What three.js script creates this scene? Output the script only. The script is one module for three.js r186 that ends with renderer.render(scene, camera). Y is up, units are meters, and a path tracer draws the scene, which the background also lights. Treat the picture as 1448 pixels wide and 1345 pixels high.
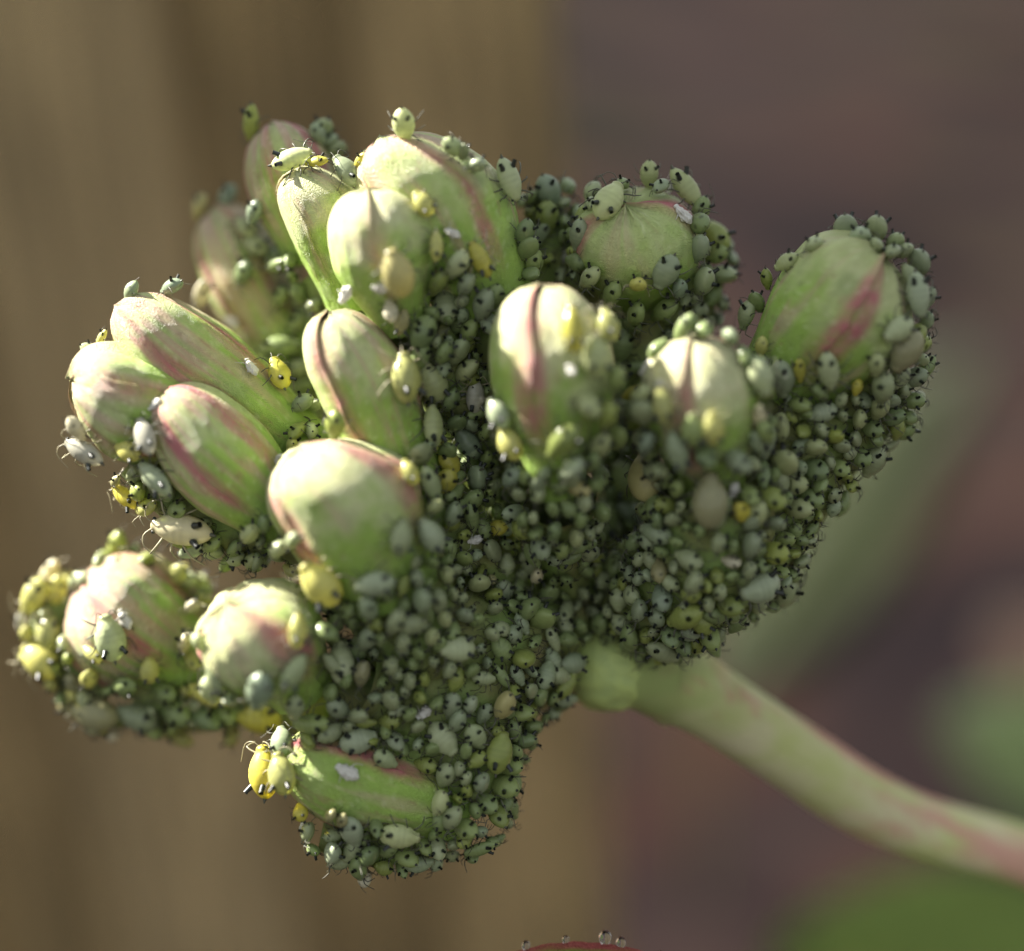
import * as THREE from 'three';
import { ImprovedNoise } from 'three/addons/math/ImprovedNoise.js';
import { mergeGeometries } from 'three/addons/utils/BufferGeometryUtils.js';
import { RoundedBoxGeometry } from 'three/addons/geometries/RoundedBoxGeometry.js';

// ---------------------------------------------------------------- camera, sky, sun, exposure
// Sizes on the plant are counted in units of 0.04 mm (one unit is one photograph pixel in the plane of focus).
const S = 4e-5, D = 2500, W = 1448, H = 1345, PITCH = 25 * Math.PI / 180;
const scene = new THREE.Scene();
const ORIGIN = new THREE.Vector3(0, 0.218, 0);                     // middle of the plane of focus, above the soil
const RIG = new THREE.Quaternion().setFromAxisAngle(new THREE.Vector3(1, 0, 0), -PITCH);
const world = (v) => v.clone().multiplyScalar(S).applyQuaternion(RIG).add(ORIGIN);
const plantSpace = (w) => w.clone().sub(ORIGIN).applyQuaternion(RIG.clone().invert()).divideScalar(S);
const at = (x, y, z = 0) => { const k = (D - z) / D; return new THREE.Vector3((x - W / 2) * k, -(y - H / 2) * k, z); };

const camera = new THREE.PerspectiveCamera(2 * Math.atan(H / 2 / D) * 180 / Math.PI, W / H, 0.01, 60);
camera.position.copy(world(new THREE.Vector3(0, 0, D)));
camera.quaternion.copy(RIG);
camera.focus = D * S;
const APERTURE = 190;
camera.userData.fStop = (0.0605) / (APERTURE * S);

const SKY = 0.168;
const sunDir = new THREE.Vector3(-0.70, 0.66, -0.06).normalize().applyQuaternion(RIG);
// hazy spring sky: pale blue overhead, whiter towards the horizon and round the sun
{
  const w = 256, h = 128, data = new Float32Array(w * h * 4);
  for (let y = 0; y < h; y++) for (let x = 0; x < w; x++) {
    const el = ((y + 0.5) / h - 0.5) * Math.PI, az = ((x + 0.5) / w - 0.5) * 2 * Math.PI;
    const d = new THREE.Vector3(Math.cos(az) * Math.cos(el), Math.sin(el), Math.sin(az) * Math.cos(el)), up = Math.max(0, d.y), c = Math.max(0, d.dot(sunDir));
    const hz = Math.pow(1 - up, 3), glow = 0.5 * Math.pow(c, 6) + 1.2 * Math.pow(c, 40);
    const k = SKY * (el < 0 ? 0.45 : 1), i = (y * w + x) * 4;
    data[i] = k * (0.80 + 0.22 * hz + glow); data[i + 1] = k * (0.88 + 0.12 * hz + 0.95 * glow); data[i + 2] = k * (0.95 - 0.03 * hz + 0.82 * glow); data[i + 3] = 1;
  }
  const t = new THREE.DataTexture(data, w, h, THREE.RGBAFormat, THREE.FloatType); t.mapping = THREE.EquirectangularReflectionMapping; t.magFilter = THREE.LinearFilter; t.minFilter = THREE.LinearFilter; t.needsUpdate = true;
  scene.background = t; scene.environment = t;
}
const sun = new THREE.DirectionalLight(new THREE.Color(1, 0.945, 0.85), 5);
sun.name = 'sun';
sun.position.copy(ORIGIN).addScaledVector(sunDir, 0.5);
sun.target.position.copy(ORIGIN);
sun.castShadow = true; sun.shadow.radius = 1.6;
sun.shadow.mapSize.set(2048, 2048);
Object.assign(sun.shadow.camera, { left: -0.3, right: 0.3, top: 0.3, bottom: -0.3, near: 0.01, far: 1.5 });
scene.add(sun, sun.target);
const EXPOSURE = 5.1;

// ---------------------------------------------------------------- helpers
function rng(seed) { let a = seed >>> 0; return () => { a = (a + 0x6D2B79F5) | 0; let t = Math.imul(a ^ (a >>> 15), 1 | a); t = (t + Math.imul(t ^ (t >>> 7), 61 | t)) ^ t; return ((t ^ (t >>> 14)) >>> 0) / 4294967296; }; }
const rnd = rng(20417);
const perlin = new ImprovedNoise();
const noise = (x, y, z) => perlin.noise(x + 31.7, y + 17.3, z + 53.1);
const fbm = (x, y, z) => noise(x, y, z) * 0.6 + noise(x * 2.1, y * 2.1, z * 2.1) * 0.3 + noise(x * 4.3, y * 4.3, z * 4.3) * 0.15;
const { smoothstep, lerp, clamp } = THREE.MathUtils;
const V = (x, y, z) => new THREE.Vector3(x, y, z);
const used = new Map();
function numbered(name) { const n = used.get(name) ?? 0; used.set(name, n + 1); return n ? `${name}_${String(n).padStart(3, '0')}` : name; }
function shadows(o) { o.traverse((c) => { if (c.isMesh) { c.castShadow = true; c.receiveShadow = true; } }); return o; }
function tag(o, label, category, group, kind) {
  if (label) o.userData.label = label;
  if (category) o.userData.category = category;
  if (group) o.userData.group = group;
  if (kind) o.userData.kind = kind;
  return o;
}
function part(name, geometry, material, parent, label) { const m = new THREE.Mesh(geometry, material); m.name = name; if (label) m.userData.label = label; parent.add(m); return m; }
function plantGroup(name, origin = V(0, 0, 0)) {                    // a Group whose children are measured in plant units
  const g = new THREE.Group(); g.name = numbered(name);
  g.position.copy(world(origin)); g.quaternion.copy(RIG); g.scale.setScalar(S);
  scene.add(g); return g;
}
function grid(nu, nv, fn, closedU = false) {                        // fn(u, v) -> {p, c, uv}
  const pos = [], col = [], uv = [], idx = [];
  for (let j = 0; j <= nv; j++) for (let i = 0; i <= nu; i++) {
    const q = fn(i / nu, j / nv, i, j);
    pos.push(q.p.x, q.p.y, q.p.z); const c = q.c ?? [1, 1, 1]; col.push(c[0], c[1], c[2]); uv.push(...(q.uv ?? [i / nu, j / nv]));
  }
  for (let j = 0; j < nv; j++) for (let i = 0; i < nu; i++) { const a = j * (nu + 1) + i, b = a + 1, c = a + nu + 1, d = c + 1; idx.push(a, b, d, a, d, c); }
  const g = new THREE.BufferGeometry();
  g.setAttribute('position', new THREE.Float32BufferAttribute(pos, 3));
  g.setAttribute('color', new THREE.Float32BufferAttribute(col, 3));
  g.setAttribute('uv', new THREE.Float32BufferAttribute(uv, 2));
  g.setIndex(idx); g.computeVertexNormals();
  if (closedU) { const n = g.attributes.normal; for (let j = 0; j <= nv; j++) { const a = j * (nu + 1), b = a + nu; const m = V(n.getX(a) + n.getX(b), n.getY(a) + n.getY(b), n.getZ(a) + n.getZ(b)).normalize(); n.setXYZ(a, m.x, m.y, m.z); n.setXYZ(b, m.x, m.y, m.z); } }
  return g;
}
function tube(points, radii, seg, sides, colour) {                  // tapered tube along a smooth curve
  const curve = new THREE.CatmullRomCurve3(points, false, 'centripetal');
  const fr = curve.computeFrenetFrames(seg, false);
  return grid(sides, seg, (u, v, i, j) => {
    const c = curve.getPoint(j / seg), f = (j / seg) * (radii.length - 1), k = Math.min(radii.length - 2, Math.floor(f)), r = lerp(radii[k], radii[k + 1], f - k), a = u * Math.PI * 2;
    const n = fr.normals[j].clone().multiplyScalar(Math.cos(a)).addScaledVector(fr.binormals[j], Math.sin(a));
    const p = c.clone().addScaledVector(n, r);
    return { p, c: colour ? colour(v, n, p) : [1, 1, 1], uv: [u * r * 6.28 / 80, curve.getLength() * v / 80] };
  }, true);
}
const mix3 = (a, b, t) => [lerp(a[0], b[0], t), lerp(a[1], b[1], t), lerp(a[2], b[2], t)];
function noiseTexture(n, fn, srgb = false) {
  const data = new Uint8Array(n * n * 4);
  for (let y = 0; y < n; y++) for (let x = 0; x < n; x++) { const c = fn(x / n, y / n); const i = (y * n + x) * 4; data[i] = 255 * clamp(c[0], 0, 1); data[i + 1] = 255 * clamp(c[1], 0, 1); data[i + 2] = 255 * clamp(c[2], 0, 1); data[i + 3] = 255; }
  const t = new THREE.DataTexture(data, n, n); t.wrapS = t.wrapT = THREE.RepeatWrapping; t.magFilter = THREE.LinearFilter; t.minFilter = THREE.LinearFilter; if (srgb) t.colorSpace = THREE.SRGBColorSpace; t.needsUpdate = true; return t;
}
const wrapNoise = (u, v, f, z) => {                                 // tileable noise
  const a = u * 2 * Math.PI, b = v * 2 * Math.PI, r = f / 6.283;
  return noise(Math.cos(a) * r + Math.cos(b) * r * 0.7 + z, Math.sin(a) * r + Math.cos(b) * r * 0.4 - z, Math.sin(b) * r);
};

// ---------------------------------------------------------------- materials
const skinBump = noiseTexture(512, (u, v) => { const a = wrapNoise(u, v, 60, 2) * 0.5 + wrapNoise(u, v, 120, 9) * 0.35; const h = 0.5 + a; return [h, h, h]; });
const sepalMat = new THREE.MeshPhysicalMaterial({ name: 'sepal skin', vertexColors: true, roughness: 0.40, bumpMap: skinBump, bumpScale: 2.4 * S, specularIntensity: 0.55 });
const stemMat = new THREE.MeshPhysicalMaterial({ name: 'stem skin', vertexColors: true, roughness: 0.55, bumpMap: skinBump, bumpScale: 1.2 * S });

// ---------------------------------------------------------------- the buds: base, tip, largest radius, sepals
// [name, base, tip, radius, sepals, turn of the first seam, hook of the tip, redness, paleness]
const BUDS = [
  { id: 1, seam: 1.7, fold: 1.2, q: 0.7, b: [700, 450, -45], t: [572, 206, -5], R: 92, n: 5, f: -0.42, hook: [-30, -6, 4], red: 1.25, pale: 0.55, host: 'tall red-striped top bud', look: 'tall bud with dark red stripes at the top of the cluster' },
  { id: 2, fold: 1.0, q: 0.5, b: [575, 470, 10], t: [530, 268, 70], R: 71, n: 3, f: -1.42, hook: [-8, 4, 0], red: 0.7, pale: 0.75, host: 'rounded upper front bud', look: 'rounded pale bud in front of the red-striped one' },
  { id: 3, fold: 1.4, q: 0.7, b: [505, 440, -60], t: [432, 236, -20], R: 56, n: 5, f: 1.2, hook: [-14, 8, 4], red: 0.55, pale: 0.7, host: 'slim upper bud' },
  { id: 4, fold: 1.2, q: 0.7, b: [450, 370, -150], t: [385, 180, -120], R: 62, n: 5, f: 0.2, hook: [0, 0, 0], red: 2.2, pale: 0.4, host: 'purple bud far back', look: 'purple flushed bud out of focus behind the slim upper bud' },
  { id: 5, fold: 1.2, q: 0.7, b: [430, 520, -230], t: [300, 302, -245], R: 66, n: 5, f: 0.9, hook: [0, 0, 0], red: 2.2, pale: 0.35, host: 'most blurred bud', look: 'most blurred bud, brown and green, behind the left buds' },
  { id: 6, fold: 1.6, q: 0.62, b: [450, 650, -70], t: [150, 448, -20], R: 72, n: 5, f: 0.3, hook: [22, -10, 6], red: 1.9, pale: 0.5, host: 'long red-flanked bud', look: 'long bud with reddish brown flank' },
  { id: 7, fold: 2.2, q: 0.7, b: [320, 600, -40], t: [102, 545, 12], R: 76, n: 5, f: 0.75, hook: [4, -6, 6], red: 1.2, pale: 0.6, host: 'folded leftmost bud', look: 'leftmost upper bud with folded pink-edged tip' },
  { id: 8, fold: 1.6, q: 0.66, b: [415, 745, -10], t: [236, 585, 30], R: 71, n: 5, f: 0.05, hook: [-6, -22, 4], red: 1.6, pale: 0.5, host: 'slanting left bud', look: 'slanting bud flushed pink along its upper side' },
  { id: 9, fold: 1.5, seam: 1.35, q: 0.78, b: [556, 838, 10], t: [452, 634, 80], R: 97, n: 3, f: -0.29, hook: [-22, 6, 0], red: 0.75, pale: 0.8, host: 'big central-left bud', look: 'big pale green bud lit from the left' },
  { id: 10, fold: 1.3, q: 0.78, b: [580, 680, -10], t: [488, 452, 45], R: 64, n: 3, f: -2.03, hook: [-20, -6, 6], red: 1.15, pale: 0.65, host: 'hooded middle bud', look: 'hooded bud with overlapping cream tip' },
  { id: 11, fold: 0.9, seam: 1.35, q: 0.45, b: [788, 705, 45], t: [764, 408, 105], R: 81, n: 3, f: -1.77, hook: [0, 0, 0], red: 0.85, pale: 0.85, host: 'bright centre bud', look: 'bright cream bud with pink seam' },
  { id: 12, fold: 0.9, seam: 1.35, q: 0.55, b: [1010, 700, 20], t: [986, 484, 122], R: 77, n: 3, f: -1.86, hook: [-6, 0, 0], red: 0.85, pale: 0.85, host: 'cream right-centre bud', look: 'cream tipped bud with forked pink seam' },
  { id: 13, fold: 1.3, seam: 2, q: 0.66, b: [1098, 556, -45], t: [1258, 366, 35], R: 99, n: 3, f: -1.3, hook: [-16, -4, 6], red: 1.1, pale: 0.55, host: 'large right-hand bud', look: 'large green and pink bud with forked seam' },
  { id: 14, fold: 1.3, seam: 2, q: 0.6, b: [905, 430, -150], t: [886, 286, 0], R: 88, n: 2, f: -0.57, hook: [0, 10, 0], red: 0.6, pale: 0.4, host: 'round upper-right bud', look: 'round yellow-green bud crossed by a red seam' },
  { id: 15, fold: 1.4, q: 0.6, b: [290, 950, -190], t: [112, 812, -150], R: 96, n: 5, f: 0.4, hook: [10, 10, 0], red: 2.3, pale: 0.55, host: 'blurred lower-left bud', look: 'blurred bud with white top and dark pink side' },
  { id: 16, fold: 1.3, seam: 1.35, q: 0.6, b: [430, 970, 0], t: [322, 860, 100], R: 82, n: 3, f: -0.9, hook: [0, 0, 0], red: 0.85, pale: 0.7, host: 'round lower front bud', look: 'round front bud with pink seam across it' },
  { id: 17, seam: 2, q: 0.7, b: [660, 1150, -40], t: [402, 1074, 0], R: 66, n: 3, f: -0.72, hook: [0, -10, 0], red: 1.05, pale: 0.1, host: 'lowest green bud', look: 'lowest bud, glossy green with a red seam' },
];
const profile = (t, q = 0.42) => (t < 0.58 ? q + (1 - q) * smoothstep(t, 0, 0.6) : Math.pow(Math.max(0, 1 - ((t - 0.58) / 0.42) ** 2.5), 0.5));
for (const b of BUDS) {
  b.base = at(...b.b); b.tip = at(...b.t); b.len = b.base.distanceTo(b.tip);
  b.axis = b.tip.clone().sub(b.base).normalize();
  b.e1 = V(0, 0, 1).addScaledVector(b.axis, -b.axis.z).normalize();  // towards the front of the cluster
  b.e2 = b.axis.clone().cross(b.e1).normalize();
  b.hookV = V(b.hook[0], -b.hook[1], b.hook[2]);
  b.sway = b.e2.clone().multiplyScalar(Math.sin(b.id * 2.4) * b.R * 0.11);
  b.centre = (t) => b.base.clone().lerp(b.tip, t).addScaledVector(b.hookV, smoothstep(t, 0.5, 1) ** 2).addScaledVector(b.sway, Math.sin(Math.PI * t));
}
const GREEN = [0.33, 0.49, 0.10], PALE = [0.66, 0.64, 0.39], PINK = [0.46, 0.13, 0.16], ROSE = [0.60, 0.36, 0.35];
function sepal(b, k) {
  const gap = 2 * Math.PI / b.n, w = gap * 0.5 * 1.36, fold = b.fold ?? 1, tuck = (b.n <= 3 ? 0.024 : 0.026) * (0.65 + 0.35 * fold), NU = b.n === 2 ? 60 : b.n === 3 ? 44 : 30, NV = 52, lip = 3;
  return grid(NU + lip, NV, (uu, v, i) => {
    const t = 0.01 + 0.99 * v, u = Math.min(1, -1 + 2 * i / NU), over = Math.max(0, i - NU) / lip;
    const wave = 0.10 * noise(t * 3.2, k * 7 + b.id * 3.1, 1) + 0.03 * noise(t * 11, k * 5 + b.id, 4);
    const phi = b.f + k * gap + (u * (w + wave * (0.5 + 0.5 * u) * 1.4)) - over * 0.02;
    let rr = profile(t, b.q);
    const side = b.e1.clone().multiplyScalar(Math.cos(phi)).addScaledVector(b.e2, Math.sin(phi));
    const c = b.centre(t), q = c.clone().addScaledVector(side, rr * b.R);
    const lump = 0.042 * noise(q.x * 0.014, q.y * 0.014, q.z * 0.014 + b.id) + 0.016 * noise(q.x * 0.04, q.y * 0.04, q.z * 0.04) + 0.05 * fold * noise(Math.cos(phi) * 2.2, Math.sin(phi) * 2.2 + b.id * 3, t * 1.6) * smoothstep(t, 0.35, 0.85) + 0.03 * fold * noise(Math.cos(phi) * 5, Math.sin(phi) * 5 + b.id * 7, t * 1.1) - 0.03 * Math.exp(-(((u - 0.25) / 0.1) ** 2)) * smoothstep(noise(t * 2, k * 3, b.id), -0.2, 0.5);
    const raised = 0.02 + tuck * u * (0.55 + 0.45 * smoothstep(t, 0.15, 0.6)) + 0.03 * (1 - u * u) + 0.010 * smoothstep(u, 0.8, 1) * (1 - over);
    let r = rr * b.R * (1 + lump + raised) - over * b.R * (tuck * 2 + 0.03) * Math.min(1, rr * 1.5);
    const lift = [0.05, -0.015, 0.02, -0.035, 0.01][k] * Math.min(1.6, 0.4 + 0.6 * fold) * smoothstep(t, 0.62, 0.97);
    const p = c.clone().addScaledVector(b.axis, lift * b.R).addScaledVector(side, Math.max(0, r * (1 + lift * 0.5))).addScaledVector(b.axis, (raised + lump) * b.R * smoothstep(t, 0.8, 1) * 0.9);
    // pigment: green skin, cream towards the tips, red margins along the seams, red veins and specks
    const n1 = fbm(q.x * 0.02, q.y * 0.02, q.z * 0.02 + b.id * 4), n2 = fbm(phi * 3.4, t * 1.3, b.id * 9), fine = noise(q.x * 0.16, q.y * 0.16, q.z * 0.16);
    const vein = noise(phi * 14, t * 2.2, b.id * 5 + 3), line = smoothstep(0.05 - Math.abs(noise(phi * 8 + 0.6 * noise(t * 6, phi, 2), t * 1.3, b.id * 2 + 9)), 0, 0.04) * smoothstep(noise(phi * 3, t * 4, b.id + 5), -0.1, 0.3);
    let c3 = mix3(GREEN, PALE, clamp(b.pale * smoothstep(t + n1 * 0.5, 0.36, 0.9) + 0.22 * n1, 0, 1));
    c3 = mix3(c3, [0.15, 0.27, 0.05], clamp(0.6 * smoothstep(n1, 0.05, 0.4) * (1 - b.pale * 0.6), 0, 1));
    const seamW = b.seam > 1.5 ? 0.15 + 0.07 * n2 : 0.16 + 0.16 * (0.5 + n2);
    let m = Math.max(0.85 * smoothstep(u, 1 - seamW * 1.5, 1 - seamW * 0.15), smoothstep(0.2 - Math.abs(u + 0.42), 0.02, 0.19) * 0.8) * clamp(0.3 + 1.5 * n2 + 0.5 * b.red + 0.3 * (b.seam ?? 0.6), b.seam > 1.5 ? 0.6 : 0.15, 1);
    m *= smoothstep(t, 0.12, 0.5) * (0.55 + 0.45 * smoothstep(n1 + 0.3 * fine, -0.25, 0.2));
    if (b.seam > 1.9) m = Math.min(1, m * 1.3);
    const blush = clamp((smoothstep(n2 + 0.28 * vein + 0.15 * (b.red - 1), 0.02, 0.38)) * 0.62 * b.red, 0, 0.8) * smoothstep(t, 0.1, 0.4);
    c3 = mix3(c3, ROSE, clamp(blush * 0.58 + 0.1 * b.red * smoothstep(t, 0.7, 1), 0, 0.85));
    c3 = mix3(c3, PINK, clamp(m * Math.min(0.95, 0.8 * (b.seam ?? Math.min(1.1, b.red))) + blush * 0.35 * (b.red > 1.2 ? 1 : 0.5) * smoothstep(vein, -0.1, 0.4), 0, 0.92));
    c3 = mix3(c3, [0.36, 0.17, 0.14], 0.38 * line * Math.min(1.2, b.red)); c3 = mix3(c3, [0.70, 0.68, 0.50], 0.25 * smoothstep(fine, 0.35, 0.6));
    const g = 1 + 0.12 * fine + 0.06 * vein;
    return { p, c: [c3[0] * g, c3[1] * g, c3[2] * g], uv: [phi * b.R / 90, t * b.len / 90] };
  });
}
const plant = plantGroup('flower_cluster');
tag(plant, 'cluster of green and pink flower buds on a thick arching stem', 'flower cluster');
for (const b of BUDS) {
  const g = new THREE.Group(); g.name = 'bud'; if (b.look) g.userData.label = b.look; plant.add(g);
  for (let k = 0; k < b.n; k++) part('sepal', sepal(b, k), sepalMat, g);
}
// stalks that carry the buds, each a list of points and radii in units
const STALKS = [
  { p: [[550, 800, 0], [600, 890, -30], [700, 905, -70], [800, 885, -150]], r: [84, 88, 66, 54] },
  { p: [[665, 1150, -48], [660, 1050, -60], [720, 960, -110], [790, 900, -160]], r: [46, 78, 66, 50] },
  { p: [[500, 960, -10], [570, 980, -55], [660, 960, -75], [760, 940, -120]], r: [58, 92, 92, 64] },
  { p: [[445, 1000, -10], [520, 1020, -50], [620, 1040, -70]], r: [54, 74, 80] },
  { p: [[1010, 690, 10], [1000, 770, -30], [960, 835, -80], [885, 865, -150]], r: [84, 96, 84, 56] },
  { p: [[1140, 570, -55], [1100, 670, -75], [1010, 800, -100], [890, 860, -150]], r: [86, 92, 86, 56] },
  { p: [[1225, 520, -62], [1190, 580, -75], [1110, 680, -80]], r: [78, 76, 66] },
  { p: [[790, 700, 30], [790, 755, -50], [805, 830, -135], [835, 870, -185]], r: [54, 46, 34, 34] },
  { p: [[910, 420, -155], [900, 520, -150], [880, 690, -185], [855, 850, -185]], r: [92, 70, 40, 36] },
  { p: [[980, 380, -130], [950, 450, -150], [900, 560, -150]], r: [52, 58, 48] },
  { p: [[700, 440, -60], [715, 560, -95], [760, 740, -165], [815, 870, -185]], r: [60, 52, 36, 34] },
  { p: [[585, 470, 0], [650, 560, -65], [705, 660, -120]], r: [50, 56, 40] },
  { p: [[585, 690, -15], [650, 760, -62], [730, 850, -130], [800, 890, -170]], r: [58, 56, 42, 38] },
  { p: [[420, 750, -15], [480, 800, -50], [600, 860, -90], [760, 920, -140]], r: [44, 50, 54, 50] },
  { p: [[450, 650, -75], [560, 740, -100], [720, 880, -150]], r: [46, 44, 44] },
  { p: [[310, 590, -45], [400, 700, -80], [540, 790, -110]], r: [40, 40, 40] },
  { p: [[430, 520, -242], [560, 640, -210], [760, 840, -170]], r: [50, 46, 46] },
  { p: [[460, 380, -150], [560, 540, -160], [740, 780, -160]], r: [46, 46, 46] },
  { p: [[300, 960, -195], [440, 1000, -190], [700, 970, -170]], r: [56, 46, 50] },
  { p: [[185, 655, -25], [260, 715, -35], [390, 765, -70]], r: [22, 34, 40] },
  { p: [[772, 268, -115], [778, 330, -130], [800, 430, -150]], r: [20, 36, 46] },
  { p: [[455, 1178, -25], [525, 1192, -30], [610, 1176, -45]], r: [26, 34, 36] },
  { p: [[75, 850, -190], [75, 910, -190], [150, 985, -190]], r: [26, 34, 40] },
  { p: [[200, 970, -190], [270, 990, -190], [340, 990, -190]], r: [46, 50, 40] },
];
const stalkColour = (v, n, p) => { const k = fbm(p.x * 0.02, p.y * 0.02, p.z * 0.02); const c = mix3([0.20, 0.29, 0.075], [0.26, 0.20, 0.09], clamp(0.25 + k, 0, 0.8)); return c; };
for (const s of STALKS) {
  s.pts = s.p.map((q) => at(...q));
  part('pedicel', tube(s.pts, s.r, 24, 22, stalkColour), stemMat, plant);
}
// main stem, from the node under the cluster out of the frame and down into the soil
const rootAt = plantSpace(V(0.052, 0.0, -0.035));
const stemPts = [at(828, 930, -150), at(905, 945, -165), at(990, 985, -190), at(1110, 1060, -240), at(1250, 1148, -310), at(1448, 1210, -400), at(1620, 1270, -500)];
stemPts.push(rootAt.clone().lerp(stemPts[6], 0.7).add(V(60, 90, 0)), rootAt.clone().lerp(stemPts[6], 0.4), rootAt);
part('stem', tube(stemPts, [44, 62, 68, 72, 74, 74, 72, 70, 70, 72], 150, 40, (v, n, p) => {
  const k = fbm(p.x * 0.008, p.y * 0.02, p.z * 0.015), f = noise(p.x * 0.02, p.y * 0.04, p.z * 0.03);
  let c = mix3([0.56, 0.58, 0.22], [0.68, 0.62, 0.36], clamp(0.5 + k * 1.4, 0, 1));
  const streak = noise(v * 9, n.y * 1.9 + 3, n.z * 1.9) + 0.5 * noise(v * 30, n.y * 4, n.z * 4 + 2) + 0.25 * noise(v * 90, n.y * 9, n.z * 9);
  c = mix3(c, [0.62, 0.27, 0.22], clamp(smoothstep(streak + 0.2 * n.y + smoothstep(v, 0.1, 0.4) * 0.26, 0.0, 0.45) * 0.8, 0, 0.82));
  if (v < 0.34) c = mix3([0.42, 0.51, 0.17], c, smoothstep(v + 0.05 * f, 0.10, 0.27));
  return c;
}), stemMat, plant);
const nodeGeo = new THREE.SphereGeometry(1, 40, 28); nodeGeo.scale(72, 70, 66);
{ const c = [], p = nodeGeo.attributes.position; for (let i = 0; i < p.count; i++) { const k = 0.08 * noise(p.getX(i) * 0.05, p.getY(i) * 0.05, p.getZ(i) * 0.05); c.push(0.41 + k, 0.50 + k, 0.165); p.setXYZ(i, p.getX(i) * (1 + k), p.getY(i) * (1 + k), p.getZ(i) * (1 + k)); } nodeGeo.setAttribute('color', new THREE.Float32BufferAttribute(c, 3)); nodeGeo.computeVertexNormals(); }
part('stem_node', nodeGeo, stemMat, plant).position.copy(at(862, 940, -160));
shadows(plant);

// ---------------------------------------------------------------- distance to the plant, to set the insects on it
const BALLS = [];
for (const b of BUDS) for (let i = 0; i <= 18; i++) { const t = i / 18 * 0.985, r = profile(t, b.q) * b.R * 1.045; if (r > 4) { const c = b.centre(t).addScaledVector(b.axis, t > 0.8 ? -r * 0.15 * 0 : 0); BALLS.push({ c, r: Math.min(r, Math.max(8, r)), bud: b, t }); } }
// the balls of a blunt tip would stick out past it: shrink them until they end at the tip
for (const q of BALLS) if (q.bud) { const room = q.bud.tip.clone().add(q.bud.hookV).distanceTo(q.c) + 5; if (q.t > 0.5) q.r = Math.min(q.r, room); }
STALKS.forEach((s, k) => { const curve = new THREE.CatmullRomCurve3(s.pts, false, 'centripetal'); for (let i = 0; i <= 14; i++) { const f = i / 14 * (s.r.length - 1), j = Math.min(s.r.length - 2, Math.floor(f)); BALLS.push({ c: curve.getPoint(i / 14), r: lerp(s.r[j], s.r[j + 1], f - j), stalk: k, t: i / 14 }); } });
BALLS.push({ c: at(852, 938, -155), r: 62, stalk: 99, t: 0 });
for (let i = 0; i <= 8; i++) BALLS.push({ c: stemPts[1].clone().lerp(stemPts[2], i / 8), r: 58, stalk: 99, t: i / 8 });
function sdf(p) { let d = 1e9, who = null; for (const q of BALLS) { const e = Math.hypot(p.x - q.c.x, p.y - q.c.y, p.z - q.c.z) - q.r; if (e < d) { d = e; who = q; } } return { d, who }; }
function gradient(p) { const e = 4, g = V(sdf(V(p.x + e, p.y, p.z)).d - sdf(V(p.x - e, p.y, p.z)).d, sdf(V(p.x, p.y + e, p.z)).d - sdf(V(p.x, p.y - e, p.z)).d, sdf(V(p.x, p.y, p.z + e)).d - sdf(V(p.x, p.y, p.z - e)).d); return g.lengthSq() > 0 ? g.normalize() : V(0, 0, 1); }
const EYE = V(0, 0, D);
function land(x, y, off, zMax = 400) {                              // first point on the sight line at the distance off from the plant
  const dir = at(x, y, 0).sub(EYE).normalize(); let s = (D - zMax) / -dir.z, best = null;
  for (let i = 0; i < 200; i++) {
    const p = EYE.clone().addScaledVector(dir, s), { d, who } = sdf(p);
    if (!best || d < best.d) best = { p, d, who };
    if (d <= off) { best = { p, d, who, hit: true }; break; }
    s += Math.max(0.8, (d - off) * 0.85); if (p.z < -420) break;
  }
  best.n = gradient(best.p);
  if (!best.hit) best.p.addScaledVector(best.n, -Math.max(0, best.d - off) * 0.8);
  return best;
}

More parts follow.
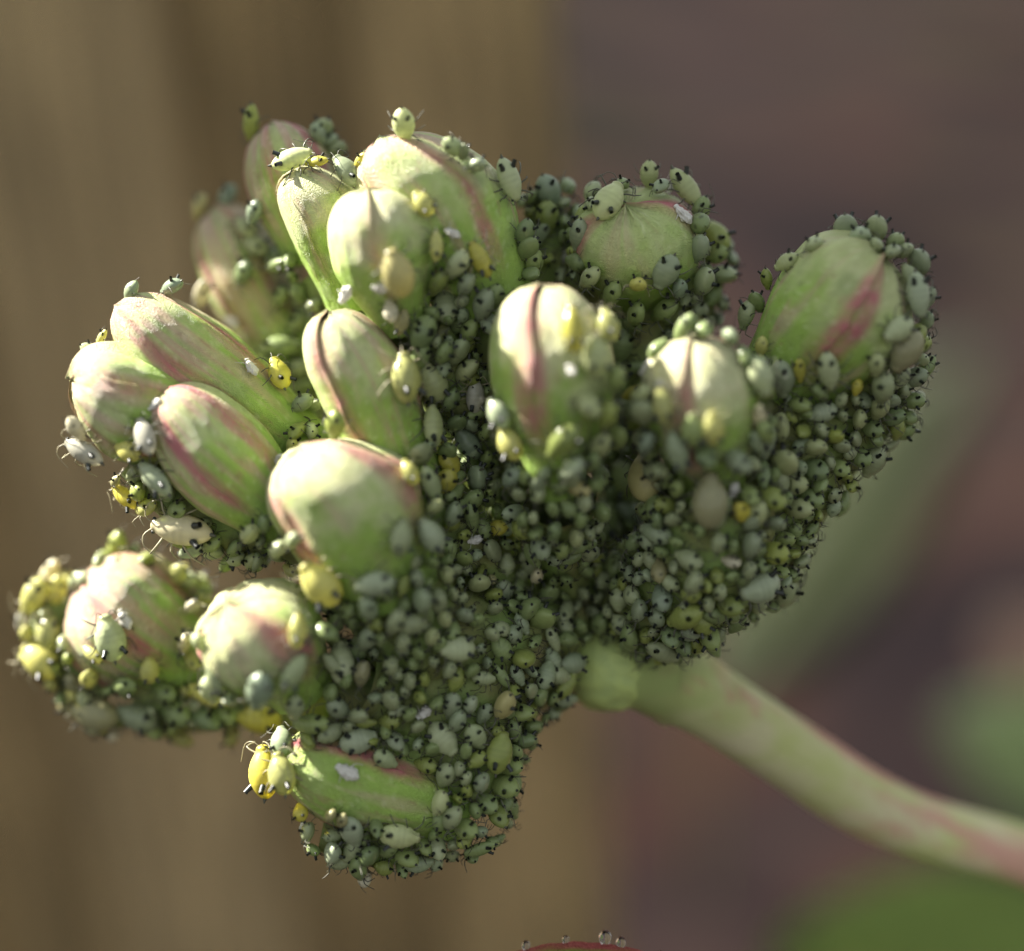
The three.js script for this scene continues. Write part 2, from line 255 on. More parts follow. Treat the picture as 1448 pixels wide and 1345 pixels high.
// ---------------------------------------------------------------- aphids
// Built one unit long: head at -x, tail at +x, back towards +z.
function bodyGeometry(kind) {
  const wide = { plump: 0.325, slim: 0.25, mummy: 0.33, skin: 0.22 }[kind], NL = 26, NR = 24;
  const prof = (t) => {
    const head = 0.46 * Math.sqrt(Math.max(0, 1 - ((t - 0.085) / 0.085) ** 2)) * (t < 0.17 ? 1 : 0);
    const main = Math.pow(Math.max(0, Math.sin(Math.PI * Math.pow(clamp((t - 0.03) / 0.97, 0, 1), kind === 'slim' ? 1.0 : 1.12))), kind === 'mummy' ? 0.5 : 0.54);
    return Math.max(head, main);
  };
  return grid(NR, NL, (u, v) => {
    const t = 0.5 - 0.5 * Math.cos(Math.PI * v), a = u * Math.PI * 2, r = prof(t) * wide * (1 + 0.012 * Math.sin(t * 60) * (t > 0.3 && t < 0.9 ? 1 : 0));
    const wob = kind === 'skin' ? 1 + 0.8 * noise(t * 6, Math.cos(a) * 2.4, Math.sin(a) * 2.4) : 1 + 0.03 * noise(t * 4, Math.cos(a) * 1.5, Math.sin(a) * 1.5);
    let z = Math.sin(a) * r * wob * (Math.sin(a) < 0 ? 0.62 : 0.88), y = Math.cos(a) * r * wob;
    if (kind === 'skin') z *= 0.85;
    const x = -0.5 + t;
    let c = 1 + 0.10 * noise(x * 9, y * 9, z * 9) + 0.06 * noise(x * 25, y * 25, z * 25);
    let col = [c, c, c];
    const band = kind === 'mummy' || kind === 'skin' ? 0 : 0.12 * smoothstep(Math.sin(t * 60), 0.3, 1) * (t > 0.3 && t < 0.85 ? 1 : 0) * (Math.sin(a) > 0 ? 1 : 0.3);
    col = col.map((q) => q * (1 - band));
    if (kind === 'plump' || kind === 'slim') for (const s of [-1, 1]) {  // dark markings round the feet of the two tubes and on the eyes' sides
      const d = Math.hypot(x - 0.27, y - s * wide * 0.52, (z - wide * 0.58) * 0.9);
      col = mix3(col, [0.10, 0.12, 0.10], 0.75 * smoothstep(0.09 - d, 0, 0.06));
    }
    if (kind !== 'skin') col = mix3(col, [0.55, 0.5, 0.4], 0.5 * smoothstep(0.12 - t, 0, 0.08));
    return { p: V(x, y, z), c: col };
  }, true);
}
const BODY = { plump: bodyGeometry('plump'), slim: bodyGeometry('slim'), mummy: bodyGeometry('mummy'), skin: bodyGeometry('skin') };
function thin(points, r0, r1, sides = 5, seg = 6) { return tube(points, [r0, (r0 + r1) / 2, r1], seg, sides); }
const siphon = (s, wide) => tube([V(0.235, s * wide * 0.50, wide * 0.56), V(0.30, s * wide * 0.62, wide * 0.80), V(0.35, s * wide * 0.72, wide * 0.92)], [0.060, 0.046, 0.050], 5, 8);
const SIPHON = { plump: [-1, 1].map((s) => siphon(s, 0.325)), slim: [-1, 1].map((s) => siphon(s, 0.25)) };
const CAUDA = tube([V(0.44, 0, 0.02), V(0.50, 0, 0.035), V(0.57, 0, 0.06)], [0.05, 0.038, 0.012], 4, 7);
const EYES = [-1, 1].map((s) => { const g = new THREE.SphereGeometry(0.034, 8, 6); g.translate(-0.445, s * 0.105, 0.02); return g; });
function legSet(seed) {
  const r = rng(seed), out = [];
  for (const [hx, kx, fx] of [[-0.27, -0.40, -0.52], [-0.16, -0.12, -0.05], [-0.06, 0.14, 0.34]]) for (const s of [-1, 1]) {
    const j = () => (r() - 0.5) * 0.12;
    out.push(thin([V(hx, s * 0.12, -0.07), V((hx + kx) / 2, s * 0.26, 0.0 + j() * 0.5), V(kx + j(), s * (0.40 + j()), 0.0 + j()), V(fx + j(), s * (0.50 + j()), -0.20 + j())], 0.024, 0.011));
  }
  return out;
}
const LEGS = [legSet(5), legSet(6), legSet(7)];
const feeler = (s, seed) => { const r = rng(seed), j = () => (r() - 0.5) * 0.2; return thin([V(-0.47, s * 0.055, 0.05), V(-0.56, s * 0.16, 0.12), V(-0.45 + j(), s * (0.30 + j()), 0.16), V(-0.15 + j(), s * (0.45 + j()), 0.14 + j())], 0.013, 0.006, 4, 9); };
const FEELERS = [[feeler(-1, 1), feeler(1, 2)], [feeler(-1, 3), feeler(1, 4)], [feeler(-1, 8), feeler(1, 9)]];

const TONES = {   // base colours of the kinds of insect: [colour, word]
  g: [[0.43, 0.485, 0.265], 'grey-green'], p: [[0.56, 0.62, 0.36], 'pale-green'], y: [[0.62, 0.61, 0.20], 'yellow'], l: [[0.36, 0.42, 0.11], 'lime-green'],
  k: [[0.30, 0.38, 0.15], 'dark-green'], t: [[0.48, 0.45, 0.22], 'tan'], b: [[0.39, 0.465, 0.28], 'blue-grey'], w: [[0.70, 0.66, 0.48], 'cream'], o: [[0.63, 0.58, 0.10], 'golden'],
};
const bodyMats = {};
for (const [k, [c]] of Object.entries(TONES)) bodyMats[k] = [0.86, 1, 1.14].map((f, i) => new THREE.MeshPhysicalMaterial({
  name: `aphid body ${TONES[k][1]}`, color: new THREE.Color().setRGB(Math.min(0.85, c[0] * f * (1 + (i - 1) * 0.03)), Math.min(0.85, c[1] * f), Math.min(0.85, c[2] * f * (1 - (i - 1) * 0.12))), vertexColors: true, roughness: 0.30 + 0.08 * i, specularIntensity: 0.7,
  transmission: 0.42, thickness: 0, ior: 1.4, clearcoat: 0.35, clearcoatRoughness: 0.12,
}));
const skinMat = new THREE.MeshPhysicalMaterial({ name: 'shed skin', color: new THREE.Color().setRGB(0.74, 0.72, 0.66), roughness: 0.45, transmission: 0.35, thickness: 0, vertexColors: true });
const darkMat = new THREE.MeshStandardMaterial({ name: 'dark horn', color: new THREE.Color().setRGB(0.022, 0.026, 0.022), roughness: 0.4 });
const legMat = new THREE.MeshStandardMaterial({ name: 'leg', color: new THREE.Color().setRGB(0.075, 0.075, 0.05), roughness: 0.45 });
const legPale = new THREE.MeshStandardMaterial({ name: 'pale leg', color: new THREE.Color().setRGB(0.30, 0.27, 0.17), roughness: 0.45 });

const protos = new Map();
function proto(shape, tone, tint, pose, detail) {
  const key = [shape, tone, tint, pose, detail].join();
  if (protos.has(key)) return protos.get(key);
  const g = new THREE.Group();
  const mat = shape === 'skin' ? skinMat : bodyMats[tone][tint], lm = shape === 'skin' ? skinMat : (tone === 'y' || tone === 'w' || tone === 'o') && pose !== 1 ? legPale : legMat;
  part('body', BODY[shape], mat, g);
  if (shape === 'plump' || shape === 'slim') { for (const s of SIPHON[shape]) part('tail_tube', s, darkMat, g); part('tail_tip', CAUDA, tone === 'k' ? darkMat : legMat, g); }
  LEGS[pose].forEach((l, i) => { if (shape !== 'skin' || (i + pose) % 3 === 0) part('leg', l, lm, g); });
  if (detail && shape !== 'skin') { for (const e of FEELERS[pose]) part('antenna', e, lm, g); if (shape !== 'skin') for (const e of EYES) part('eye', e, darkMat, g); }
  protos.set(key, shadows(g));
  return g;
}
const placed = [];                                                  // every insect: {x, y, p, len, tone, ...}
const viewDir = (p) => EYE.clone().sub(p).normalize();
function pose(p, n, ang, tilt, roll) {                              // a rotation that turns the tail to that angle of the cluster's front view
  const a = ang * Math.PI / 180, view = viewDir(p);
  const side = V(Math.cos(a), Math.sin(a), 0), th = tilt * 1.45;
  let x = side.multiplyScalar(Math.cos(th)).addScaledVector(view, Math.sin(th)).normalize();
  if (tilt < 0.3) x.addScaledVector(n, -0.85 * x.dot(n)).normalize();
  let up = n.clone().multiplyScalar(0.75).addScaledVector(view, tilt < 0.5 ? 0.55 : 0.1);
  if (tilt >= 0.5) up.addScaledVector(V(Math.cos(roll), Math.sin(roll), 0), 1.0);
  up.addScaledVector(x, -up.dot(x)); if (up.lengthSq() < 1e-4) up.set(0, 1, 0).addScaledVector(x, -x.y); up.normalize();
  if (tilt < 0.5) up.applyAxisAngle(x, (roll - Math.PI) * 0.12);
  return new THREE.Quaternion().setFromRotationMatrix(new THREE.Matrix4().makeBasis(x, up.clone().cross(x), up));
}
const specs = [];
function setAphid(x, y, len, ang, tilt, tone, opt = {}) {
  const r = rnd, shape = opt.shape ?? (tone === 't' && len > 50 ? 'mummy' : tone === 'w' || (tilt < 0.35 && r() < 0.35) ? 'slim' : 'plump');
  if (shape === 'skin') len *= 0.82; else if (tilt >= 0.5) len *= 1.18; else len *= 1.02;
  specs.push({ x, y, len, ang, tilt, tone, opt, shape, L: land(x, y, len * (tilt > 0.5 ? 0.40 : 0.23)), roll: Math.PI / 2 + (r() - 0.5) * 2.6 });
}
function buildInsect({ x, y, len, ang, tilt, tone, opt, shape, L, roll }) {
  const r = rnd;
  const detail = len >= 44 || shape === 'skin', o = proto(shape, tone, Math.floor(r() * 3), Math.floor(r() * 3), detail).clone();
  const k = (D - L.p.z) / D;
  o.position.copy(world(L.p)); o.scale.setScalar(S * len * k); o.scale.y *= 0.92 + 0.16 * r();
  o.quaternion.copy(RIG).multiply(pose(L.p, L.n, ang, tilt, roll));
  o.name = numbered(shape === 'skin' ? 'shed_skin' : shape === 'mummy' ? 'aphid_mummy' : 'aphid');
  scene.add(o);
  placed.push({ o, x, y, p: L.p, len, ang, tilt, tone, shape, bud: L.who.bud, t: L.who.t, stalk: L.who.stalk, opt });
}
// The insects of each bud and stalk, as counted on the photograph: x, y, length, angle of the tail, how far the tail is turned to the front, tone.
function colony(text, opt) {
  for (const line of text.trim().split(/[;\n]+/)) { const w = line.trim().split(/\s+/); if (w.length < 6) continue; const q = w.slice(0, 5).map(Number); setAphid(q[0], q[1], q[2], q[3], q[4], w[5], w[6] === 'skin' ? { ...opt, shape: 'skin' } : opt); }
}
// the large right-hand bud and the stalk under it
colony(`1196 320 46 92 .5 g; 1239 324 46 80 .6 g; 1151 347 31 60 .85 p; 1112 371 38 30 .3 g; 1079 391 36 95 .4 l; 1045 441 46 92 .25 g; 1070 428 30 110 .5 k
1273 334 34 62 .6 b; 1290 346 34 40 .8 g; 1301 371 46 70 .65 g; 1298 417 66 82 .15 p; 1322 374 30 25 .4 k; 1323 421 44 55 .35 g; 1270 466 52 22 .1 p; 1281 497 66 62 .12 t
1240 516 36 80 .5 g; 1172 524 60 95 .1 p; 1131 524 38 92 .3 o; 1077 490 32 80 .3 y; 1076 532 58 96 .1 p; 1106 536 56 88 .15 g; 1250 548 50 72 .6 g; 1293 534 44 18 .4 g
1311 520 40 15 .2 k; 1163 583 44 15 .2 p; 1159 556 30 140 .6 k; 1212 548 28 75 .3 o; 1190 567 30 50 .7 g; 1130 574 40 -10 .6 k; 1245 576 40 60 .55 g; 1289 566 40 -5 .3 k; 1209 566 26 80 .8 g
1304 484 30 40 .5 b; 1313 455 30 60 .6 b; 1302 510 28 30 .7 g; 1262 590 38 10 .5 k; 1214 594 34 70 .7 g; 1179 619 34 20 .7 l; 1232 606 36 -20 .4 k; 1215 647 40 -20 .3 k; 1186 661 38 -35 .4 k; 1152 634 40 10 .7 g; 1152 664 42 -20 .5 k; 1190 632 32 40 .8 g; 1162 610 30 120 .8 g`);
// the cream right-centre bud and the crowded stalk below it
colony(`1074 588 40 95 .4 w; 1104 606 50 80 .7 g; 1082 612 40 120 .6 k; 1109 657 52 65 .75 g; 1122 684 48 -5 .45 g; 1042 652 52 -40 .35 g; 1080 670 42 -88 .2 k; 1004 708 80 -92 .08 t; 1037 694 34 60 .2 w skin
909 585 46 100 .7 g; 937 574 54 -92 .1 y; 914 520 36 45 .3 w skin; 932 545 26 80 .3 w skin; 896 557 34 20 .3 o; 1007 606 50 -85 .15 y; 980 608 50 -95 .2 k; 958 638 64 -88 .08 b; 997 645 44 -60 .4 k; 913 673 74 -68 .12 t; 882 678 60 -75 .15 k
916 628 40 70 .6 b; 892 725 52 -35 .1 b; 963 718 30 60 .7 g; 931 738 34 100 .6 k; 928 754 52 -20 .35 b; 857 734 76 -100 .1 k; 897 768 42 60 .75 k; 1014 769 38 70 .8 g; 1061 772 44 60 .65 g; 974 791 46 -25 .35 g
932 807 36 -85 .3 t; 1014 814 32 -80 .4 l; 905 819 30 80 .8 b; 979 825 44 60 .7 g; 936 846 44 -75 .4 b; 902 864 40 70 .8 g; 905 792 30 80 .85 g; 1019 838 32 60 .8 g; 1074 831 66 -8 .15 p; 1093 782 50 -10 .35 l; 1107 764 40 10 .4 k
1128 719 46 -10 .5 g; 969 872 56 20 .5 l; 991 880 46 -70 .25 l; 1031 857 44 -20 .5 l; 892 903 44 100 .6 k; 1004 900 44 -60 .5 k; 1049 725 40 120 .4 o; 1069 728 46 60 .5 g; 1146 704 44 -25 .4 k; 1090 704 50 -30 .3 l; 1064 742 34 80 .8 g
1016 740 30 60 .8 g; 1034 794 30 -15 .3 w; 1100 810 34 -10 .5 k; 948 900 40 -80 .6 k; 966 912 36 -60 .5 k; 1058 806 32 60 .8 g; 1060 700 36 -60 .5 k; 1096 742 34 10 .7 g; 872 620 42 60 .6 k; 866 700 34 80 .7 k; 958 692 34 70 .7 k; 990 752 30 60 .8 k`);
// the bright centre bud
colony(`672 561 52 -82 .1 w; 810 466 70 -86 .06 o; 807 522 30 -60 .3 w skin; 842 504 60 -80 .12 g; 852 433 30 60 .3 w skin; 859 460 52 -82 .15 y; 720 627 52 -88 .15 y; 704 584 48 -80 .2 p; 661 627 54 -72 .2 b; 832 572 50 -50 .35 g; 858 588 48 70 .6 l; 849 630 48 60 .4 g
797 624 64 50 .2 l; 807 663 48 30 .6 p; 725 675 40 40 .6 b; 673 678 44 70 .7 b; 870 537 44 80 .6 k; 906 560 40 40 .6 g; 762 686 34 100 .7 g; 816 690 46 -20 .3 t; 733 701 30 60 .85 g; 763 701 30 60 .85 g; 824 712 34 20 .7 g; 781 722 30 80 .8 k; 755 733 28 60 .85 g; 711 722 42 -20 .5 k; 838 654 34 60 .6 k; 688 612 34 60 .7 k`);
// the big central-left bud and the packed stalks below it
colony(`579 668 40 -65 .1 y; 609 684 58 110 .3 b; 609 757 58 -25 .15 p; 567 760 54 -86 .2 g; 530 826 58 5 .08 p; 595 850 44 60 .7 b; 520 861 44 120 .6 b; 558 879 44 70 .6 g; 520 902 44 60 .5 b; 627 876 34 40 .85 g; 631 814 36 80 .85 g; 640 841 32 60 .85 g; 678 827 42 80 .9 g; 695 820 20 60 .9 t
657 872 34 60 .9 g; 568 909 38 70 .9 g; 609 901 36 40 .85 g; 646 918 54 -4 .1 p; 674 879 30 60 .8 k; 712 838 42 90 .4 g; 695 898 32 20 .9 g; 554 942 38 60 .9 g; 578 963 34 60 .9 g; 602 962 30 100 .8 l; 758 814 40 70 .95 w; 765 771 48 -70 .4 b; 813 761 34 30 .85 g; 616 718 34 60 .8 g; 639 728 42 70 .6 b
667 731 46 100 .3 k; 672 764 30 0 .2 w skin; 710 723 40 60 .5 k; 702 747 38 0 .3 o; 727 754 40 90 .4 o; 725 767 34 -40 .4 l; 750 862 46 60 .9 k; 765 876 46 20 .6 k; 591 818 34 80 .85 g; 587 796 32 60 .8 g; 611 797 32 60 .8 k; 674 678 44 60 .65 b; 636 655 44 95 .2 o; 630 682 46 60 .3 o; 453 826 76 -70 .06 y
411 808 30 -40 .4 y; 458 893 48 -20 .4 k; 482 937 64 -86 .12 p; 506 920 44 80 .4 k; 513 954 42 80 .5 t; 655 792 34 60 .8 k; 606 828 30 80 .8 k; 700 862 30 60 .8 g; 540 905 30 80 .85 k; 590 925 30 60 .85 k; 634 948 32 50 .85 g; 668 950 32 60 .85 k`);
// the round lower front bud
colony(`367 977 62 80 .35 b; 366 1017 64 -8 .1 o; 272 859 36 70 .8 w; 262 910 42 80 .7 w; 272 934 36 -60 .4 y; 296 982 64 -30 .12 y; 290 836 40 60 .3 p; 420 892 54 -96 .08 y; 415 951 62 -115 .1 b; 417 1001 42 90 .3 g; 362 796 36 70 .8 g; 440 1024 58 0 .3 k; 398 1048 46 -88 .4 b; 478 1002 40 150 .5 g; 505 1014 36 10 .6 g`);
// the lowest green bud
colony(`370 1092 76 -96 .06 o; 398 1094 62 -80 .12 y; 551 992 40 60 .9 g; 551 1020 36 0 .4 l; 507 1047 56 198 .08 p; 557 1047 38 -55 .5 g; 627 1045 56 128 .1 p; 600 1008 34 30 .2 w skin; 591 1029 26 60 .8 g; 545 1074 40 150 .3 b; 602 1082 38 -15 .4 l; 630 1097 40 65 .5 g; 648 1088 28 60 .8 g; 639 998 46 80 .4 g; 645 1020 40 60 .6 b
666 998 34 60 .7 p; 673 1042 46 120 .4 b; 658 1063 32 60 .7 k; 682 1108 38 60 .8 g; 660 1102 28 60 .8 g; 706 1064 62 -95 .15 l; 711 998 50 60 .6 t; 713 1112 44 -20 .5 k; 704 1153 44 -60 .4 l; 620 1137 42 70 .5 p; 640 1158 44 50 .6 g; 658 1172 40 -30 .5 k; 618 1197 42 -75 .3 p; 565 1182 60 170 .1 p; 498 1176 52 110 .35 p; 484 1160 26 60 .6 t
468 1154 28 60 .8 t; 468 1208 42 60 .8 p; 523 1212 42 80 .9 k; 573 1212 42 -40 .5 k; 568 1228 34 -70 .4 k; 425 1149 32 -80 .3 o; 427 1168 24 60 .5 w skin; 436 1178 34 80 .6 g; 516 1243 30 -80 .6 w; 491 1092 46 -28 .1 w skin; 598 1196 34 -60 .5 k; 735 1010 42 0 .5 k; 740 1050 40 10 .5 k; 722 1084 38 -10 .5 k; 612 1060 30 60 .8 k; 580 1012 30 60 .85 k
688 1136 38 -40 .5 k; 532 1170 30 -80 .5 k`);
// the blurred lower-left bud
colony(`67 792 50 60 .3 w; 48 843 58 70 .2 y; 80 835 50 80 .3 y; 24 882 40 100 .4 w; 68 897 54 85 .2 y; 56 934 64 -50 .25 y; 155 902 68 -80 .06 p; 131 926 36 -40 .3 y; 211 948 42 -88 .2 y; 104 968 40 120 .4 t; 99 1004 42 150 .3 t; 134 1010 68 -15 .12 t; 193 1014 62 -35 .2 g; 160 1048 34 -80 .4 w; 163 748 52 85 .4 l; 249 814 36 60 .5 y
268 785 50 30 .3 p; 289 813 40 0 .3 p; 176 876 40 -60 .1 w skin; 290 1018 56 -30 .5 k; 250 1008 48 -40 .5 k; 232 980 44 -20 .4 k; 176 970 44 0 .4 k; 214 1030 40 -60 .5 k; 318 1010 44 -40 .5 k`);
// the left buds
colony(`140 478 28 60 .3 y; 127 495 30 150 .3 p; 108 606 38 120 .4 w; 119 639 64 -30 .12 w; 205 617 58 -70 .2 w; 181 638 44 -20 .3 y; 219 677 66 -42 .12 p; 164 681 26 60 .7 t; 171 709 54 4 .15 o; 207 718 36 20 .5 y; 257 749 90 -8 .06 w; 354 757 42 60 .8 g; 394 778 38 60 .8 g; 356 795 34 60 .8 g; 284 415 46 82 .6 w; 327 455 34 -30 .2 w skin; 355 519 36 -55 .1 w skin; 394 528 52 -80 .2 o
219 572 30 60 .2 w skin; 427 572 40 40 .5 g; 424 424 40 10 .3 p; 236 696 30 -60 .5 k; 250 722 34 10 .6 k; 300 770 36 30 .6 k; 330 776 34 60 .7 k; 372 742 34 80 .7 k; 412 764 34 60 .8 g; 318 800 34 60 .7 k; 474 601 46 84 .3 l; 394 650 26 60 .3 w skin`);
// the buds at the top left, far and near
colony(`354 172 56 88 .3 l; 322 274 44 60 .3 b; 281 290 42 70 .3 t; 348 322 44 -40 .4 g; 362 347 46 -30 .3 g; 186 412 36 60 .4 b; 244 404 40 30 .4 b; 413 225 62 172 .08 p; 448 229 34 10 .3 o; 490 242 56 -38 .2 g; 456 184 40 60 .5 b; 467 198 38 20 .4 b; 488 206 42 40 .4 g; 510 228 28 60 .5 o; 571 177 50 96 .35 p; 674 235 34 60 .85 p; 642 208 40 150 .3 b; 720 254 64 86 .2 p
598 288 42 -50 .1 y; 562 386 72 -70 .05 t; 616 348 46 -75 .15 y; 645 374 48 60 .5 p; 679 367 58 -60 .06 o; 640 330 30 -30 .2 w skin; 537 409 30 -25 .2 w skin; 630 433 54 -88 .3 g; 620 402 40 60 .5 l; 488 417 38 60 .3 w skin; 598 468 54 60 .4 k; 685 432 50 70 .5 g; 552 440 32 -80 .3 w; 568 456 40 -90 .2 t; 660 404 40 60 .6 g; 700 420 42 80 .4 k; 345 386 40 60 .5 k; 386 368 40 60 .5 k
398 420 38 60 .6 k; 420 460 40 60 .5 k; 450 190 34 120 .3 b; 655 215 30 80 .6 g; 360 300 40 70 .4 b`);
// the round upper-right bud
colony(`861 284 64 -110 .05 p; 776 271 52 110 .3 b; 774 308 52 90 .3 l; 764 330 48 60 .3 b; 819 332 50 80 .4 g; 802 362 30 60 .3 w skin; 835 393 40 40 .6 g; 902 404 34 60 .9 y; 941 385 54 62 .2 g; 959 409 38 60 .8 b; 993 399 50 60 .7 g; 988 352 42 70 .5 g; 922 221 42 90 .3 g; 980 254 68 82 .15 g; 964 238 34 60 .3 w skin; 966 303 44 -30 .1 w skin; 1009 332 60 -45 .2 l; 1020 390 44 0 .5 b
940 440 44 30 .5 k; 900 446 40 60 .6 k; 866 416 40 60 .5 k; 1003 290 44 70 .3 k; 1012 360 40 20 .4 k; 742 330 46 80 .4 k; 755 372 44 80 .4 k; 746 352 38 60 .5 k`);
// between the hooded middle bud and the centre
colony(`573 534 74 -86 .06 y; 612 541 62 -75 .2 g; 612 603 64 -84 .12 g; 664 628 44 -70 .3 b; 648 500 46 60 .5 b; 660 526 44 40 .5 g; 596 476 54 70 .4 k; 626 500 40 60 .6 k; 636 566 40 60 .6 k; 646 600 36 60 .7 k; 664 470 40 60 .5 k; 632 640 36 60 .7 k; 686 650 34 60 .8 k; 700 690 34 60 .8 b; 690 710 30 60 .8 k; 740 736 32 60 .8 k; 785 752 34 60 .8 k; 796 780 34 60 .7 k; 820 736 30 60 .8 k; 776 842 40 60 .6 k`);

// ---------------------------------------------------------------- the 300 largest aphids stand as things of their own, the rest of the crowd as one mass
const isAphid = (q) => q.shape === 'plump' || q.shape === 'slim';
const MOST = 296;
{
  const bySize = specs.filter(isAphid).sort((a, b) => b.len - a.len);
  const small = new Set(bySize.slice(MOST));
  for (const q of specs) if (!small.has(q)) buildInsect(q);
  const mass = [...small];
  // between and under them: more of the same, deeper in the crowd
  const fill = (x0, y0, x1, y1, count, ok, tones = 'ggkkkbl') => {
    for (let i = 0, n = 0; i < count * 12 && n < count; i++) {
      const x = lerp(x0, x1, rnd()), y = lerp(y0, y1, rnd()), len = 31 + 12 * rnd() + 20 * rnd() ** 3, L = land(x, y, len * 0.26);
      if (!L.hit && L.d > len * 0.3) continue;
      if (L.who.stalk === 99) continue;
      if (fbm(L.p.x * 0.016, L.p.y * 0.016, L.p.z * 0.016) < -0.17) continue;
      const flank = L.n.dot(viewDir(L.p)) < 0.42 && L.who.t < 0.8 && [12, 13, 14, 15, 16].includes(L.who.bud?.id) && (L.who.bud.id !== 16 || y > 900);
      if (L.who.bud && L.who.t > ok && !flank) continue;
      const gap = len * 0.60;
      if (ALL.some((a) => a.distanceTo(L.p) < gap * 0.92)) continue;
      ALL.push(L.p); n++;
      mass.push({ L, len, ang: rnd() * 360, tilt: rnd() < 0.33 ? 0.1 + 0.25 * rnd() : 0.5 + 0.5 * Math.sqrt(rnd()), roll: rnd() * 6.28, tone: tones[Math.floor(rnd() * tones.length)], shape: 'plump' });
    }
  };
  const ALL = specs.map((q) => q.L.p);
  fill(430, 640, 810, 1250, 420, 0.22);
  fill(800, 560, 1160, 930, 260, 0.25);
  fill(1040, 500, 1320, 720, 90, 0.3);
  fill(730, 260, 1040, 520, 110, 0.4);
  fill(560, 400, 720, 720, 90, 0.25);
  fill(300, 300, 480, 800, 60, 0.2);
  fill(20, 760, 340, 1060, 70, 0.25, 'ppyylgk');
  fill(1200, 330, 1340, 620, 30, 0.25);
  fill(80, 600, 440, 820, 60, 0.25, 'ppylggk');
  // one small aphid: body, two tubes, tail tip and legs joined
  const paint = (g, c) => { const h = g.clone(), k = g.attributes.color, n = g.attributes.position.count, a = new Float32Array(n * 3); for (let i = 0; i < n; i++) { a[i * 3] = c[0] * (k ? k.getX(i) : 1); a[i * 3 + 1] = c[1] * (k ? k.getY(i) : 1); a[i * 3 + 2] = c[2] * (k ? k.getZ(i) : 1); } h.setAttribute('color', new THREE.BufferAttribute(a, 3)); return h; };
  const dark = [0.022, 0.026, 0.022];
  const kinds = [['plump', 0], ['slim', 1], ['plump', 2], ['plump', 1]].map(([b, l], i) => (tint) => mergeGeometries([paint(BODY[b], tint), ...(i === 3 ? [] : SIPHON[b].map((g) => paint(g, dark))), paint(CAUDA, i === 3 ? tint : dark), ...LEGS[l].map((g) => paint(g, [0.07, 0.065, 0.045]))]));
  const pieces = mass.map((q) => {
    const k = (D - q.L.p.z) / D, c = TONES[q.tone][0], f = 0.85 + 0.3 * rnd(), w = 0.9 + 0.22 * rnd();
    const m = new THREE.Matrix4().compose(q.L.p, pose(q.L.p, q.L.n, q.ang, q.tilt, q.roll), V(0.85 + 0.3 * rnd(), w, w).multiplyScalar(q.len * k));
    return kinds[Math.floor(rnd() * 4)](c.map((x) => x * f)).applyMatrix4(m);
  });
  const crowd = new THREE.Mesh(mergeGeometries(pieces), new THREE.MeshPhysicalMaterial({ name: 'crowded aphid', vertexColors: true, roughness: 0.42, specularIntensity: 0.7, transmission: 0.42, thickness: 0, ior: 1.4, clearcoat: 0.35, clearcoatRoughness: 0.12 }));
  crowd.name = 'aphid_crowd'; crowd.position.copy(world(V(0, 0, 0))); crowd.quaternion.copy(RIG); crowd.scale.setScalar(S);
  tag(crowd, 'small aphids crowded between the larger ones on buds and stalks', 'aphids', null, 'stuff');
  scene.add(shadows(crowd));
  console.log('aphids as things', bySize.length - small.size, 'in the mass', mass.length);
}

// labels: look first, then the bud they sit on and the side of it, then their order there
{
  const hostOf = (q) => (q.bud ? q.bud.host : q.x > 850 ? (q.y > 480 ? 'crowded right stalks' : 'upper-right bud\'s stalk') : q.y > 1000 ? 'crowded lowest stalks' : q.y > 720 ? 'crowded lower middle stalks' : q.x < 430 ? 'left buds\' stalks' : 'centre bud\'s stalks');
  const SIDES = ['right', 'upper-right', 'top', 'upper-left', 'left', 'lower-left', 'bottom', 'lower-right'];
  const buckets = new Map();
  for (const q of placed) {
    const host = hostOf(q);
    let side = '';
    const c = q.bud ? q.bud.centre(0.55) : null;
    const others = placed.filter((o) => hostOf(o) === host);
    const cx = c ? W / 2 + c.x * D / (D - c.z) : others.reduce((s, o) => s + o.x, 0) / others.length, cy = c ? H / 2 - c.y * D / (D - c.z) : others.reduce((s, o) => s + o.y, 0) / others.length;
    side = Math.hypot(q.x - cx, q.y - cy) < 22 ? 'middle' : SIDES[((Math.round(Math.atan2(-(q.y - cy), q.x - cx) / (Math.PI / 4)) % 8) + 8) % 8];
    q.word = TONES[q.tone][1]; q.hostName = host; q.side = side;
    const size = q.len >= 58 ? 'large ' : q.len < 36 ? 'small ' : '';
    q.head = q.shape === 'skin' ? 'white shed aphid skin' : q.shape === 'mummy' ? `swollen ${q.word} aphid` : `${size}${q.word} aphid${q.tilt >= 0.5 ? ', tail-out,' : ''}`;
    const key = `${q.head} at the ${side} of the ${host}`;
    if (!buckets.has(key)) buckets.set(key, []);
    buckets.get(key).push(q);
  }
  const ORD = ['uppermost', 'second highest', 'third highest', 'fourth highest', 'fifth highest', 'sixth highest', 'seventh highest'];
  for (const [key, list] of buckets) {
    list.sort((a, b) => a.y - b.y);
    list.forEach((q, i) => {
      const cat = q.shape === 'skin' ? 'shed skin' : 'aphid';
      const order = list.length === 1 ? '' : list.length === 2 ? (i ? ', lower of two' : ', higher of two') : i === list.length - 1 ? ', lowest there' : ', ' + (ORD[i] ?? 'lower middle');
      tag(q.o, key + order, cat, q.shape === 'skin' ? 'shed skins of aphids' : q.shape === 'mummy' ? 'swollen aphids' : 'aphids on the flower buds');
    });
  }
}

